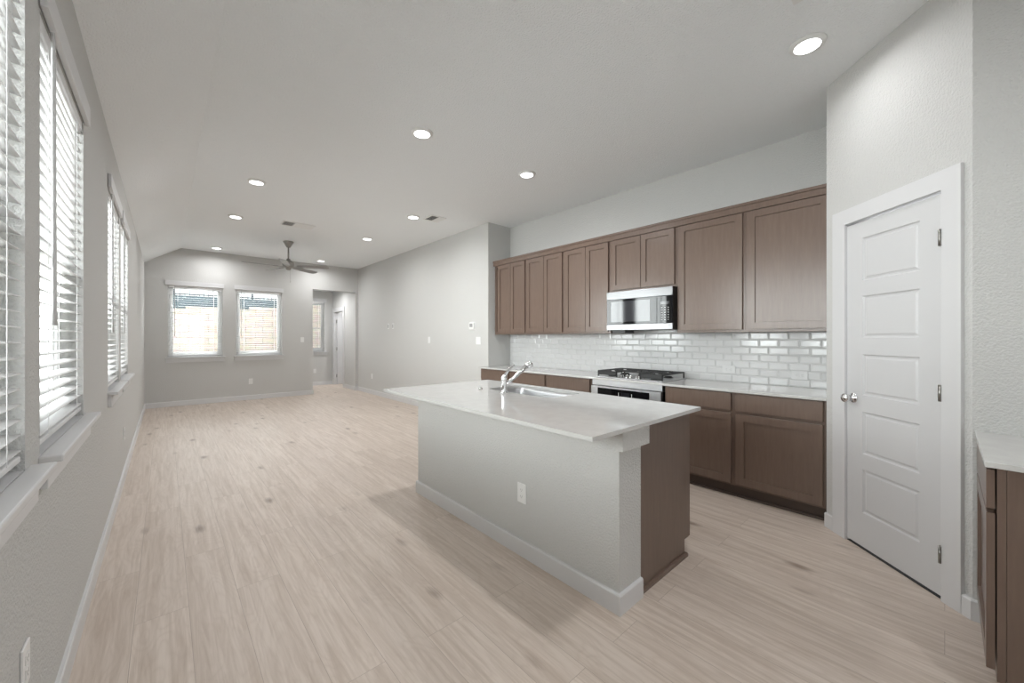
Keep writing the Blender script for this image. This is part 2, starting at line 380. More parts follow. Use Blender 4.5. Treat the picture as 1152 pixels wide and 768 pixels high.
# baseboards
def base_profile(bm, p, q, out, h=0.098, th=0.015):
    p, q, n = Vector((*p, 0)), Vector((*q, 0)), Vector((*out, 0)).normalized()
    prof = [(0, 0), (th, 0), (th, h - .008), (th - .004, h - .001), (0, h)]
    A = [bm.verts.new(p + n * a + Vector((0, 0, z))) for a, z in prof]; C = [bm.verts.new(q + n * a + Vector((0, 0, z))) for a, z in prof]
    for i in range(len(prof)):
        j = (i + 1) % len(prof); bm.faces.new((A[i], A[j], C[j], C[i]))
    bm.faces.new(A[::-1]); bm.faces.new(C); bmesh.ops.recalc_face_normals(bm, faces=bm.faces[:])
def base_poly(bm, pts, h=0.098, th=0.015):
    P_ = [Vector((x, y, 0)) for x, y in pts]; n = len(P_)
    nr = [Vector(((b - a).y, -(b - a).x, 0)).normalized() for a, b in zip(P_, P_[1:])]
    prof = [(0, 0), (th, 0), (th, h - .008), (th - .004, h - .001), (0, h)]; R = []
    for i, p in enumerate(P_):
        if i == 0: m = nr[0]
        elif i == n - 1: m = nr[-1]
        else: m = (nr[i - 1] + nr[i]) / (1 + nr[i - 1].dot(nr[i]))
        R.append([bm.verts.new(p + m * a + Vector((0, 0, z))) for a, z in prof])
    for A, C in zip(R, R[1:]):
        for i in range(len(prof)): bm.faces.new((A[i], A[(i + 1) % 5], C[(i + 1) % 5], C[i]))
    bm.faces.new(R[0][::-1]); bm.faces.new(R[-1]); bmesh.ops.recalc_face_normals(bm, faces=bm.faces[:])
def baseboard(name, segs, label):
    bm = bmesh.new()
    for p, q, n in segs: base_profile(bm, p, q, n)
    struct(name, bm, M['trim'], label)
baseboard('baseboard_left', [((XL, YB), (XL, YF), (1, 0))], 'white baseboard below the left windows')
baseboard('baseboard_far', [((XL, YF), (2.597, YF), (0, -1)), ((2.597, YF - .014), (2.597, YF + T), (1, 0)), ((XH, YF), (XR - .016, YF), (0, -1))], 'white baseboard of the far wall')
baseboard('baseboard_right', [((XR, YR + 0.02), (XR, YF), (-1, 0))], 'white baseboard of the living room wall')
baseboard('baseboard_hall', [((2.48, YH), (XH, YH), (0, -1)), ((XH, YF + .004), (XH, HD0 - .09), (-1, 0))], 'white baseboard inside the hall')
bm = bmesh.new()
base_profile(bm, D(0, 0, 0)[:2], D(0.072, 0, 0)[:2], DN[:2]); base_poly(bm, [D(0.868, 0, 0)[:2], (P2.x, P2.y), (P2.x, -0.12)])
struct('baseboard_pantry', bm, M['trim'], 'short white baseboards either side of the pantry door')

# ------------------------------------------------------------------ windows
def window(n, kind, a0, a1, wall, label, sill=(0.04, 0.05), rail=True):
    """kind 'x': wall plane x=wall, room on +x; kind 'y': wall plane y=wall, room on -y"""
    def pb(bm, u0, u1, d0, d1, z0, z1, bev=0.0):           # d: depth into the wall, negative = into the room
        if kind == 'x': box(bm, wall - d1, wall - d0, u0, u1, z0, z1, bev)
        else: box(bm, u0, u1, wall + d0, wall + d1, z0, z1, bev)
    root = bpy.data.objects.new('window_%d' % n, None); COL.objects.link(root)
    root.location = (wall, (a0 + a1) / 2, WZ0) if kind == 'x' else ((a0 + a1) / 2, wall, WZ0)
    at = tuple(root.location); tagk(root, label); root['category'] = 'window'
    zm = (WZ0 + WZ1) / 2 - 0.02 if rail else WZ1 - .03
    bm = bmesh.new(); f = 0.045
    for u0, u1, z0, z1 in ((a0, a0 + f, WZ0 + .02, WZ1), (a1 - f, a1, WZ0 + .02, WZ1), (a0 + f, a1 - f, WZ1 - f, WZ1), (a0 + f, a1 - f, WZ0 + .02, WZ0 + .06)):
        pb(bm, u0, u1, 0.075, 0.145, z0, z1)
    make('window_frame', bm, M['vinyl'], root, at)
    bm = bmesh.new(); s = 0.032
    for u0, u1, z0, z1 in ((a0 + f, a0 + f + s, WZ0 + .06, zm), (a1 - f - s, a1 - f, WZ0 + .06, zm), (a0 + f + s, a1 - f - s, WZ0 + .06, WZ0 + .115), (a0 + f + s, a1 - f - s, zm - .035, zm)):
        pb(bm, u0, u1, 0.085, 0.11, z0, z1)
    make('lower_sash', bm, M['vinyl'], root, at)
    bm = bmesh.new()
    for u0, u1, z0, z1 in ((a0 + f, a0 + f + .02, zm, WZ1 - f), (a1 - f - .02, a1 - f, zm, WZ1 - f), (a0 + f + .02, a1 - f - .02, zm - .035, zm), (a0 + f + .02, a1 - f - .02, WZ1 - f - .02, WZ1 - f)):
        if rail: pb(bm, u0, u1, 0.112, 0.135, z0, z1)
    if rail: make('upper_sash', bm, M['vinyl'], root, at)
    bm = bmesh.new(); pb(bm, a0 + f + s, a1 - f - s, 0.095, 0.099, WZ0 + .115, zm - .035); rail and pb(bm, a0 + f + .02, a1 - f - .02, 0.122, 0.126, zm, WZ1 - f - .02)
    make('glass_pane', bm, M['glass'], root, at)
    bm = bmesh.new(); pb(bm, a0 + .001, a1 - .001, 0.002, 0.145, WZ0, WZ0 + .02); pb(bm, a0 - sill[0], a1 + sill[1], -0.052, 0.002, WZ0 - .002, WZ0 + .02, 0.005)
    make('sill', bm, M['trim'], root, at)
    bm = bmesh.new(); pb(bm, a0 - sill[0] + .015, a1 + sill[1] - .02, -0.018, 0, WZ0 - .085, WZ0 - .003, 0.002); make('apron', bm, M['trim'], root, at)
    return root

def blind(kind, a0, a1, wall, label, val=(0.035, 0.03), wand_at=0.10, tilt=4.0, pitch=0.0425):
    zb = WZ0 + 0.045
    loc = (wall, (a0 + a1) / 2, zb) if kind == 'x' else ((a0 + a1) / 2, wall, zb)
    root = thing('window_blind', label, 'blind', loc, 0, 'white slatted window blinds'); at = tuple(loc)
    def put(u, d, z): return (wall - d, u, z) if kind == 'x' else (u, wall + d, z)
    def pb(bm, u0, u1, d0, d1, z0, z1, bev=0.0):
        if kind == 'x': box(bm, wall - d1, wall - d0, u0, u1, z0, z1, bev)
        else: box(bm, u0, u1, wall + d0, wall + d1, z0, z1, bev)
    g = 0.008
    bm = bmesh.new(); pb(bm, a0 - val[0], a1 + val[1], -0.020, -0.002, 2.345, 2.436, 0.003)
    make('valance', bm, M['trim'], root, at)
    bm = bmesh.new(); pb(bm, a0 + g, a1 - g, 0.004, 0.055, 2.300, 2.343); make('head_rail', bm, M['slat'], root, at)
    bm = bmesh.new(); z = zb + 0.035; t = math.radians(tilt); c = 0.030; hw = 0.0245
    while z < 2.292:
        prof = []
        for k in range(5):                                  # crowned slat, room edge first
            s = -1 + k / 2; prof.append((c + hw * s * math.cos(t), z + hw * s * math.sin(t) + 0.0022 * (1 - s * s)))
        for dz in (0.0, -0.0026):
            pass
        top = [[bm.verts.new(put(u, d, zz)) for d, zz in prof] for u in (a0 + g, a1 - g)]
        bot = [[bm.verts.new(put(u, d, zz - .0026)) for d, zz in prof] for u in (a0 + g, a1 - g)]
        for k in range(4):
            f = bm.faces.new((top[0][k], top[0][k + 1], top[1][k + 1], top[1][k])); f.smooth = True
            f = bm.faces.new((bot[0][k], bot[1][k], bot[1][k + 1], bot[0][k + 1])); f.smooth = True
        for k in (0, 4): bm.faces.new((top[0][k], top[1][k], bot[1][k], bot[0][k]))
        for e in (0, 1): bm.faces.new(top[e] + bot[e][::-1])
        z += pitch
    bmesh.ops.recalc_face_normals(bm, faces=bm.faces[:])
    make('slats', bm, M['slat'], root, at)
    bm = bmesh.new(); pb(bm, a0 + g, a1 - g, 0.006, 0.054, zb, zb + .018, 0.004); make('bottom_rail', bm, M['slat'], root, at)
    for fr in (0.17, 0.83):
        bm = bmesh.new(); u = a0 + (a1 - a0) * fr
        for d in (0.0035, 0.0565): pb(bm, u - .0022, u + .0022, d - .0006, d + .0006, zb + .018, 2.30)
        make('ladder_cord', bm, M['cord'], root, at)
    bm = bmesh.new(); u = a0 + wand_at; tube(bm, [put(u, -0.012, 2.335), put(u, -0.014, 2.30), put(u, -0.016, 1.42), put(u, -0.016, 1.36)], [.004, .0055, .0055, .007], 8)
    make('tilt_wand', bm, M['wand'], root, at)
    return root

wl = ['large left window nearest the camera, cut off by the picture edge', 'second window along the left wall, just past the nearest one',
      'near one of the two distant windows on the left wall', 'left wall window closest to the far corner']
for i, (a, b) in enumerate(LW): window(i + 1, 'x', a, b, XL, wl[i], (0.03, 0.064) if i != 1 else (0.022, 0.088))
window(5, 'y', FW[0][0], FW[0][1], YF, 'left one of the two windows in the far wall', (0.042, 0.049), False)
window(6, 'y', FW[1][0], FW[1][1], YF, 'right one of the two windows in the far wall', (0.042, 0.049), False)
window(7, 'y', HW[0], HW[1], YH, 'window seen through the opening into the hall', (0.04, 0.10))
lb = ['white slatted blind at the picture edge in the nearest left window', 'white slatted blind with long wand in the second left window',
      'white blind in the near one of the paired distant left windows', 'white blind in the left wall window nearest the far corner']
for i, (a, b) in enumerate(LW): blind('x', a, b, XL, lb[i], (0.02, 0.035) if i == 1 else (0.035, 0.035), 0.10)
blind('y', FW[0][0], FW[0][1], YF, 'white blind in the left window of the far wall', (0.04, 0.022), 0.10)
blind('y', FW[1][0], FW[1][1], YF, 'white blind in the right window of the far wall, beside the fan', (0.04, 0.03), 0.09)
blind('y', HW[0], HW[1], YH, 'white blind in the hall window beyond the opening', (0.03, 0.06), 0.10)

# ------------------------------------------------------------------ pantry door (door_1) and hall door (door_2)
CF = 0.018                                     # casing thickness
d1 = bpy.data.objects.new('door_1', None); COL.objects.link(d1); d1.location = D((OT0 + OT1) / 2, 0, 0); at = tuple(d1.location)
tagk(d1, 'white five-panel pantry door in the diagonal wall'); d1['category'] = 'door'
bm = bmesh.new()
for t0, t1, z0, z1 in ((OT0 - .112 + .012, OT0 + .004, 0, OZ), (OT1 - .004, OT1 + .088, 0, OZ), (OT0 - .100, OT1 + .088, OZ - .003, OZ + .095)):
    dbox(bm, t0, t1, 0, CF, z0, z1, 0.002)
make('door_casing', bm, M['trim'], d1, at)
bm = bmesh.new()
for t0, t1, z0, z1 in ((OT0, OT0 + .004, 0, OZ), (OT1 - .004, OT1, 0, OZ), (OT0, OT1, OZ - .005, OZ)): dbox(bm, t0, t1, -0.12, 0.0, z0, z1)
make('door_jamb', bm, M['trim'], d1, at)
ST0, ST1, SZ0, SZ1, SF, SB = OT0 + .007, OT1 - .007, 0.018, OZ - .017, 0.004, -0.031
bm = bmesh.new(); pz = [(0.230, 0.502), (0.596, 0.860), (0.962, 1.217), (1.320, 1.582), (1.676, 1.944)]
PT0, PT1 = 0.300, 0.660
def dq(pts): return bm.faces.new([bm.verts.new(D(*p)) for p in pts])
def ring(u0, u1, v0, v1, n, U0, U1, V0, V1, N):
    a, b = rect(u0, u1, v0, v1), rect(U0, U1, V0, V1)
    for k in range(4):
        j = (k + 1) % 4; dq([(a[k][0], n, a[k][1]), (a[j][0], n, a[j][1]), (b[j][0], N, b[j][1]), (b[k][0], N, b[k][1])])
ts = [ST0, PT0, PT1, ST1]; zs = [SZ0] + [z for p in pz for z in p] + [SZ1]
for i in range(3):
    for j in range(len(zs) - 1):
        u0, u1, v0, v1 = ts[i], ts[i + 1], zs[j], zs[j + 1]
        if i == 1 and j % 2 == 1:
            ring(u0, u1, v0, v1, SF, u0 + .007, u1 - .007, v0 + .007, v1 - .007, SF - .009)
            ring(u0 + .007, u1 - .007, v0 + .007, v1 - .007, SF - .009, u0 + .016, u1 - .016, v0 + .016, v1 - .016, SF - .009)
            ring(u0 + .016, u1 - .016, v0 + .016, v1 - .016, SF - .009, u0 + .026, u1 - .026, v0 + .026, v1 - .026, SF - .003)
            u0, u1, v0, v1 = u0 + .026, u1 - .026, v0 + .026, v1 - .026
            dq([(u0, SF - .003, v0), (u1, SF - .003, v0), (u1, SF - .003, v1), (u0, SF - .003, v1)])
        else: dq([(u0, SF, v0), (u1, SF, v0), (u1, SF, v1), (u0, SF, v1)])
ring(ST0, ST1, SZ0, SZ1, SF, ST0, ST1, SZ0, SZ1, SB); dq([(ST0, SB, SZ0), (ST1, SB, SZ0), (ST1, SB, SZ1), (ST0, SB, SZ1)])
bmesh.ops.remove_doubles(bm, verts=bm.verts[:], dist=1e-5); bmesh.ops.recalc_face_normals(bm, faces=bm.faces[:])
make('door_panel', bm, M['door'], d1, at)
bm = bmesh.new(); o = Vector(D(0.236, SF, 0.935))
lathe(bm, [(0, 0), (.031, 0), (.031, .004), (.026, .008), (.012, .010), (.010, .026), (.016, .032), (.025, .040), (.029, .051), (.026, .062), (.015, .069), (0, .071)], 28, DN, o)
bmesh.ops.recalc_face_normals(bm, faces=bm.faces[:]); make('knob', bm, M['chrome'], d1, at)
for z in (1.822, 1.042, 0.232):
    bm = bmesh.new(); a_, b_ = D(OT1 - .006, CF + .002, z - .042), D(OT1 - .006, CF + .002, z + .042)
    tube(bm, [a_, b_], 0.0065, 10); dbox(bm, OT1 - .020, OT1 - .006, SF, SF + .004, z - .042, z + .042)
    make('hinge', bm, M['nickel'], d1, at)
struct('trim_1', B((0, 0, 0, 0, 0, 0)) if False else (lambda b: (dbox(b, OT0 + .004, OT1 - .004, -0.12, 0.0, 0, .004), b)[1])(bmesh.new()), M['gapshade'], 'dark strip standing in for the shaded gap under the pantry door')  # near-black strip paints the shade of the gap below the door
struct('wall_pantry_inside', B((P2.x + .12, XK, -0.80, -0.70, 0, H)), M['wall'], 'wall inside the pantry')

d2 = bpy.data.objects.new('door_2', None); COL.objects.link(d2); d2.location = (XH, (HD0 + HD1) / 2, 0); at = tuple(d2.location)
tagk(d2, 'white hall door standing open beyond the opening'); d2['category'] = 'door'
bm = bmesh.new()
for y0, y1, z0, z1 in ((HD0 - .085, HD0 + .005, 0, HDZ), (HD1 - .005, HD1 + .085, 0, HDZ), (HD0 - .085, HD1 + .085, HDZ - .005, HDZ + .10)): box(bm, XH - CF, XH, y0, y1, z0, z1, .002)
make('door_casing', bm, M['trim'], d2, at)
bm = B((XH, XH + .12, HD0, HD0 + .015, 0, HDZ), (XH, XH + .12, HD1 - .015, HD1, 0, HDZ), (XH, XH + .12, HD0, HD1, HDZ - .015, HDZ)); make('door_jamb', bm, M['trim'], d2, at)
bm = bmesh.new()
shaker(bm, 0, 0.74, 0.015, HDZ - .02, 0, 0.035, lambda u, v, d: (XH + .07 + u * math.cos(.25), HD1 - .02 - u * math.sin(.25) - (.035 - d), v), 0.11, .006)
make('door_panel', bm, M['door'], d2, at)
for z in (0.25, 1.02, 1.80):
    bm = B((XH + .055, XH + .072, HD1 - .062, HD1 - .016, z - .045, z + .045)); make('hinge', bm, M['nickel'], d2, at)

# ------------------------------------------------------------------ kitchen cabinets
def Pk(x):                                     # fronts that face -x
    return lambda u, v, d: (x + d, u, v)
FU, FB = 3.755, 3.487
UZ0, UZ1 = 1.374, 2.440
def wall_cabinet(y0, y1, z0, doors, label):
    root = thing('wall_cabinet', label, 'cabinet', (FU + .02, (y0 + y1) / 2, z0), 0, 'brown wall cabinets over the backsplash'); at = tuple(root.location)
    make('cabinet_box', B((FU + .042, XK - .001, y0 + .0005, y1 - .0005, z0, UZ1)), M['cab'], root, at)
    bm = bmesh.new(); e = 0.0006
    holed_prism(bm, rect(y0 + e, y1 - e, z0, UZ1), [rect(y0 + .035, y1 - .035, z0 + .04, UZ1 - .04)], 'x', FU + .0205, FU + .042); make('face_frame', bm, M['cab'], root, at)
    for a, b in doors:
        bm = bmesh.new(); shaker(bm, a, b, z0 + .022, 2.412, FU, .020, lambda u, v, d: (d, u, v)); make('door', bm, M['cab'], root, at)
wall_cabinet(3.907, 4.600, UZ0, [(4.226, 4.520), (3.926, 4.222)], 'tall two-door brown wall cabinet against the return wall')
wall_cabinet(3.219, 3.907, UZ0, [(3.562, 3.888), (3.241, 3.558)], 'tall two-door brown wall cabinet, second from the return wall')
wall_cabinet(2.531, 3.219, UZ0, [(2.875, 3.197), (2.552, 2.871)], 'tall two-door brown wall cabinet just left of the microwave')
wall_cabinet(1.763, 2.531, 1.832, [(2.151, 2.511), (1.784, 2.147)], 'short two-door brown wall cabinet above the microwave')
wall_cabinet(1.159, 1.763, UZ0, [(1.178, 1.743)], 'single-door brown wall cabinet just right of the microwave')
wall_cabinet(0.556, 1.159, UZ0, [(0.578, 1.140)], 'single-door brown wall cabinet beside the pantry wall')
bm = bmesh.new(); box(bm, FU - .004, XK - .001, YP + .001, 4.612, UZ1 + .0005, 2.468); box(bm, FU - .004, FU + .019, YP + .001, 4.612, 2.418, UZ1 + .0005)
box(bm, FU - .014, XK - .001, YP + .001, 4.613, 2.468, 2.494, .004)
tag(make('crown_moulding', bm, M['cab']), 'long brown crown moulding along the tops of the wall cabinets', 'moulding')

def base_cabinet(y0, y1, label, split=None, end=False):
    root = thing('base_cabinet', label, 'cabinet', (FB + .02, (y0 + y1) / 2, 0), 0, 'brown base cabinets along the kitchen wall'); at = tuple(root.location)
    zt = TOP - SLAB
    make('cabinet_box', B((FB + .042, XK - .001, y0 + .0005, y1 - .0005, .102, zt - .001)), M['cab'], root, at)
    bm = bmesh.new(); e = .0006
    holed_prism(bm, rect(y0 + e, y1 - e, .102, zt - .001), [rect(y0 + .035, y1 - .035, .14, .69), rect(y0 + .035, y1 - .035, .73, zt - .03)], 'x', FB + .0205, FB + .042); make('face_frame', bm, M['cab'], root, at)
    bm = bmesh.new(); box(bm, FB, FB + .020, y0 + .019, y1 - .019, .722, .865, .0015); make('drawer_front', bm, M['cab'], root, at)
    ds = [(y0 + .019, y1 - .019)] if not split else [(y0 + .019, split - .002), (split + .002, y1 - .019)]
    for a, b in ds:
        bm = bmesh.new(); shaker(bm, a, b, .122, .697, FB, .020, lambda u, v, d: (d, u, v)); make('door', bm, M['cab'], root, at)
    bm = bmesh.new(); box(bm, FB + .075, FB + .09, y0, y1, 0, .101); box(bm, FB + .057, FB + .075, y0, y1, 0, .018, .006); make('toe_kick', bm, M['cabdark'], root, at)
base_cabinet(3.950, 4.598, 'brown base cabinet at the far end by the return wall', 4.27)
base_cabinet(3.270, 3.950, 'brown base cabinet seen behind the faucet', 3.61)
base_cabinet(2.590, 3.270, 'brown base cabinet just left of the built-in oven', 2.93)
base_cabinet(1.160, 1.752, 'brown base cabinet just right of the built-in oven')
base_cabinet(0.558, 1.160, 'brown base cabinet beside the pantry door, door and drawer fully in view')

CX0 = FB - .025
bm = bmesh.new(); box(bm, CX0, XK - .001, YP + .001, 4.612, TOP - SLAB, TOP, .003)
tag(make('kitchen_worktop', bm, M['quartz']), 'long pale quartz worktop along the tiled kitchen wall', 'worktop')

# tiled backsplash: bevelled running bond
bm = bmesh.new(); box(bm, XK - .004, XK, YP, YR, TOP, UZ0 + .0)
box(bm, XK - .004, XK, 1.763, 2.531, UZ0, 1.42)
for f in bm.faces: f.material_index = 1
rows, th, tl, gp = 7, (UZ0 - TOP) / 7, 0.1525, 0.0022
def tile(y0, y1, z0, z1):
    if y1 - y0 < .008: return
    c = min(.011, (y1 - y0) / 3)
    A = [bm.verts.new((XK - .004, y, z)) for y, z in rect(y0, y1, z0, z1)]; A2 = [bm.verts.new((XK - .0065, y, z)) for y, z in rect(y0, y1, z0, z1)]
    Bv = [bm.verts.new((XK - .0105, y, z)) for y, z in rect(y0 + c, y1 - c, z0 + c, z1 - c)]
    for p, q in ((A, A2), (A2, Bv)):
        for k in range(4): bm.faces.new((p[k], p[(k + 1) % 4], q[(k + 1) % 4], q[k]))
    bm.faces.new(Bv)
for r in range(rows + 1):
    z0 = TOP + r * th + gp / 2
    y = YP - (0.0 if r % 2 else tl / 2) - .02
    while y < YR:
        a, b = max(y, YP + .001) + gp / 2, min(y + tl, YR - .001) - gp / 2
        if r < rows: tile(a, b, z0, z0 + th - gp)
        elif a > 1.75 and b < 2.54: tile(a, b, z0, z0 + .042)
        y += tl
bmesh.ops.recalc_face_normals(bm, faces=bm.faces[:])
o = struct('wall_backsplash', bm, [M['tile'], M['grout']], 'white bevelled subway tile backsplash')

# ------------------------------------------------------------------ microwave
MF, MY0, MY1, MZ0, MZ1 = 3.690, 1.768, 2.526, 1.400, 1.829
root = thing('microwave', 'stainless and black over-the-range microwave under the short cabinet', 'microwave', (MF, (MY0 + MY1) / 2, MZ0)); at = tuple(root.location)
make('body', B((MF + .035, XK - .012, MY0, MY1, MZ0 + .006, MZ1), (MF + .01, MF + .035, MY0, MY0 + .004, MZ0 + .006, MZ1)), M['black'], root, at)
dsplit = MY0 + .165
bm = bmesh.new(); box(bm, MF, MF + .034, MY0 + .001, MY1, MZ1 - .088, MZ1 - .002, .003); make('top_band', bm, M['steel'], root, at)
bm = bmesh.new(); box(bm, MF, MF + .034, MY0 + .001, MY1, MZ0 + .006, MZ0 + .068, .003); make('bottom_band', bm, M['steel'], root, at)
bm = bmesh.new(); box(bm, MF + .004, MF + .034, dsplit + .001, MY1 - .001, MZ0 + .068, MZ1 - .088, .002); dr = make('door', bm, M['blackglass'], root, at)
bm = B((MF + .0034, MF + .004, dsplit + .075, MY1 - .055, MZ0 + .095, MZ1 - .112)); make('window', bm, M['display'], dr)
dr.children[0].data.transform(Matrix.Translation((-at[0], -at[1], -at[2])))
bm = bmesh.new(); box(bm, MF + .004, MF + .034, MY0 + .001, dsplit - .001, MZ0 + .068, MZ1 - .088, .002); cp = make('control_panel', bm, M['blackglass'], root, at)
for r in range(6):
    for c in range(3): make('key', B((MF + .0034, MF + .004, MY0 + .040 + c * .034, MY0 + .052 + c * .034, MZ0 + .100 + r * .024, MZ0 + .106 + r * .024)), M['key'], cp, at)
bm = B((MF + .0034, MF + .004, MY0 + .035, MY0 + .13, MZ0 + .255, MZ0 + .285)); make('clock_display', bm, M['display'], cp, at)
bm = B((MF + .04, MF + .22, MY1 - .21, MY1 - .05, MZ0 - .026, MZ0 + .006)); make('vent_filter', bm, M['ventdark'], root, at)

# ------------------------------------------------------------------ built-in oven
OY0, OY1 = 1.770, 2.574
root = thing('wall_oven', 'stainless built-in oven set under the gas cooktop', 'oven', (FB, (OY0 + OY1) / 2, 0)); at = tuple(root.location)
make('body', B((FB + .03, XK - .02, OY0 + .02, OY1 - .02, .10, .80)), M['black'], root, at)
make('filler_panel', B((FB + .004, FB + .03, OY0 + .002, OY1 - .002, .814, TOP - SLAB - .001)), M['steelh'], root, at)
bm = bmesh.new(); box(bm, FB - .022, FB + .029, OY0 + .004, OY1 - .004, .660, .808, .003); cp = make('control_panel', bm, M['steelh'], root, at)
make('control_glass', B((FB - .0235, FB - .022, OY0 + .12, OY1 - .09, .680, .792)), M['blackglass'], cp, at)
bm = B((FB - .0240, FB - .0235, 2.10, 2.20, .72, .765)); make('clock_display', bm, M['display'], cp, at)
for y in (2.075, 2.225): make('touch_mark', B((FB - .0240, FB - .0235, y, y + .006, .725, .76)), M['key'], cp, at)
bm = bmesh.new(); box(bm, FB - .022, FB + .029, OY0 + .004, OY1 - .004, .145, .654, .003); dr = make('door', bm, M['steelh'], root, at)
make('window', B((FB - .0235, FB - .022, OY0 + .11, OY1 - .11, .25, .53)), M['blackglass'], dr, at)
bm = bmesh.new(); tube(bm, [(FB - .065, OY0 + .06, .605), (FB - .065, OY1 - .06, .605)], .011, 14)
for y in (OY0 + .09, OY1 - .09): tube(bm, [(FB - .022, y, .605), (FB - .065, y, .605)], .008, 10)
make('handle', bm, M['steelh'], dr, at)
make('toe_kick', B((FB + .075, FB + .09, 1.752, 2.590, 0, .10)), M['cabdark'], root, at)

# ------------------------------------------------------------------ gas cooktop
KX0, KX1, KY0, KY1 = 3.535, 4.035, 1.790, 2.555
root = thing('gas_cooktop', 'gas cooktop with black cast iron grates set into the wall worktop', 'cooktop', ((KX0 + KX1) / 2, (KY0 + KY1) / 2, TOP)); at = tuple(root.location)
bm = bmesh.new(); box(bm, KX0, KX1, KY0, KY1, TOP - .0, TOP + .010, .004); make('pan', bm, M['steelh'], root, at)
gz = TOP + .074
def grate(y0, y1, x0, x1):
    bm = bmesh.new(); w = .011; e = lambda a, b, c, d: box(bm, a, b, c, d, gz - .014, gz, .003)
    e(x0, x0 + w, y0, y1); e(x1 - w, x1, y0, y1); e(x0, x1, y0, y0 + w); e(x0, x1, y1 - w, y1)
    xm, ym = (x0 + x1) / 2, (y0 + y1) / 2; e(xm - w / 2, xm + w / 2, y0, y1)
    for xc in ((x0 + xm) / 2, (x1 + xm) / 2):
        for s in (-1, 1):
            e(xc - w / 2, xc + w / 2, (y0 if s < 0 else ym + .035), (ym - .035 if s < 0 else y1))
        e(xc - (xm - x0) / 2, xc - .035, ym - w / 2, ym + w / 2); e(xc + .035, xc + (xm - x0) / 2, ym - w / 2, ym + w / 2)
    for x in (x0, x1 - w):
        for y in (y0, y1 - w): box(bm, x, x + w, y, y + w, TOP + .010, gz - .010)
    # deep side skirts of cast iron
    if x0 < KX0 + .05: box(bm, x0, x0 + .008, y0, y1, TOP + .026, gz - .008, .002)
    make('grate', bm, M['iron'], root, at)
grate(2.305, 2.545, KX0 + .015, KX1 - .015); grate(1.800, 2.040, KX0 + .015, KX1 - .015); grate(2.050, 2.295, KX0 + .135, KX1 - .015)
for x, y, r in ((3.66, 2.425, .036), (3.91, 2.425, .045), (3.66, 1.92, .045), (3.91, 1.92, .036), (3.86, 2.172, .055)):
    bm = bmesh.new(); lathe(bm, [(0, TOP + .010), (r + .012, TOP + .010), (r + .012, TOP + .016), (r, TOP + .018), (r, TOP + .026), (r - .006, TOP + .030), (0, TOP + .030)], 24, origin=(x, y, 0))
    bmesh.ops.recalc_face_normals(bm, faces=bm.faces[:]); make('burner', bm, M['black'], root, at)
for y in (2.275, 2.220, 2.165, 2.110, 2.065):
    bm = bmesh.new(); lathe(bm, [(0, TOP + .010), (.021, TOP + .010), (.021, TOP + .014), (.017, TOP + .016), (.0155, TOP + .036), (.013, TOP + .039), (0, TOP + .039)], 20, origin=(KX0 + .055 + (.02 if y in (2.22, 2.11) else 0), y, 0))
    bmesh.ops.recalc_face_normals(bm, faces=bm.faces[:]); make('knob', bm, M['chrome'], root, at)

# ------------------------------------------------------------------ island
IX0, IX1, IY0, IY1 = 1.618, 2.420, 1.037, 3.010        # knee wall face .. cabinet fronts
root = thing('kitchen_island', 'kitchen island with greige knee wall and brown cabinet end', 'island', (2.0, 2.0, 0)); at = (2.0, 2.0, 0)
zt = TOP - SLAB
make('knee_wall', B((IX0, 1.815, IY0, IY1, 0, zt - .001)), M['wall'], root, at)
bm = bmesh.new(); box(bm, IX0 - .003, 1.862, IY0 - .022, IY0 + .20, zt - .098, zt - .0005); box(bm, IX0 - .0025, IX0, IY0 + .2, IY1, zt - .098, zt - .0005); make('top_trim', bm, M['trim'] if False else M['wall'], root, at)
bm = bmesh.new(); base_poly(bm, [(1.815, IY1), (IX0, IY1), (IX0, IY0), (1.815, IY0)])
make('baseboard', bm, M['trim'], root, at)
bm = bmesh.new(); holed_prism(bm, [(1.816, 0), (2.345, 0), (2.345, .100), (2.398, .100), (2.398, zt - .001), (1.816, zt - .001)], [], 'y', IY0 + .013, IY0 + .031); make('end_panel', bm, M['cab'], root, at)
bm = bmesh.new(); holed_prism(bm, [(1.816, 0), (2.345, 0), (2.345, .100), (2.398, .100), (2.398, zt - .001), (1.816, zt - .001)], [], 'y', IY1 - .02, IY1); make('end_panel', bm, M['cab'], root, at)
bm = bmesh.new(); base_poly(bm, [(1.832, IY0 + .013), (2.345, IY0 + .013), (2.345, IY1)], .022, .016); make('shoe_moulding', bm, M['cab'], root, at)
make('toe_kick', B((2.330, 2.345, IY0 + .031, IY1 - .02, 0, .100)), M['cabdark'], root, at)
make('cabinet_floor', B((1.816, 2.378, IY0 + .032, IY1 - .021, .102, .118)), M['cab'], root, at)
bays = [(IY0 + .013, 1.66), (1.66, 2.66), (2.66, IY1)]
bm = bmesh.new(); holed_prism(bm, rect(IY0 + .0135, IY1, .102, zt - .001), [rect(a + .035, b - .035, .14, zt - .03) for a, b in bays], 'x', 2.3985, 2.418); make('face_frame', bm, M['cab'], root, at)
for a, b in ((IY0 + .03, 1.64), (1.68, 2.158), (2.162, 2.64), (2.68, IY1 - .02)):
    bm = bmesh.new(); shaker(bm, a, b, .122, .860, 0, .020, lambda u, v, d: (2.4385 - d, u, v)); make('door', bm, M['cab'], root, at)

SX0, SX1, SY0, SY1 = 2.015, 2.395, 1.850, 2.565
WX0, WX1, WY0, WY1 = 1.358, 2.462, 1.000, 3.114
bm = bmesh.new(); c = .003
hole = rrect(SX0, SX1, SY0, SY1, .075, 8)
holed_prism(bm, rrect(WX0, WX1, WY0, WY1, .004, 2), [hole], 'z', zt, TOP)
tag(make('island_worktop', bm, M['quartz']), 'pale quartz worktop overhanging the island, with the sink cut in', 'worktop')
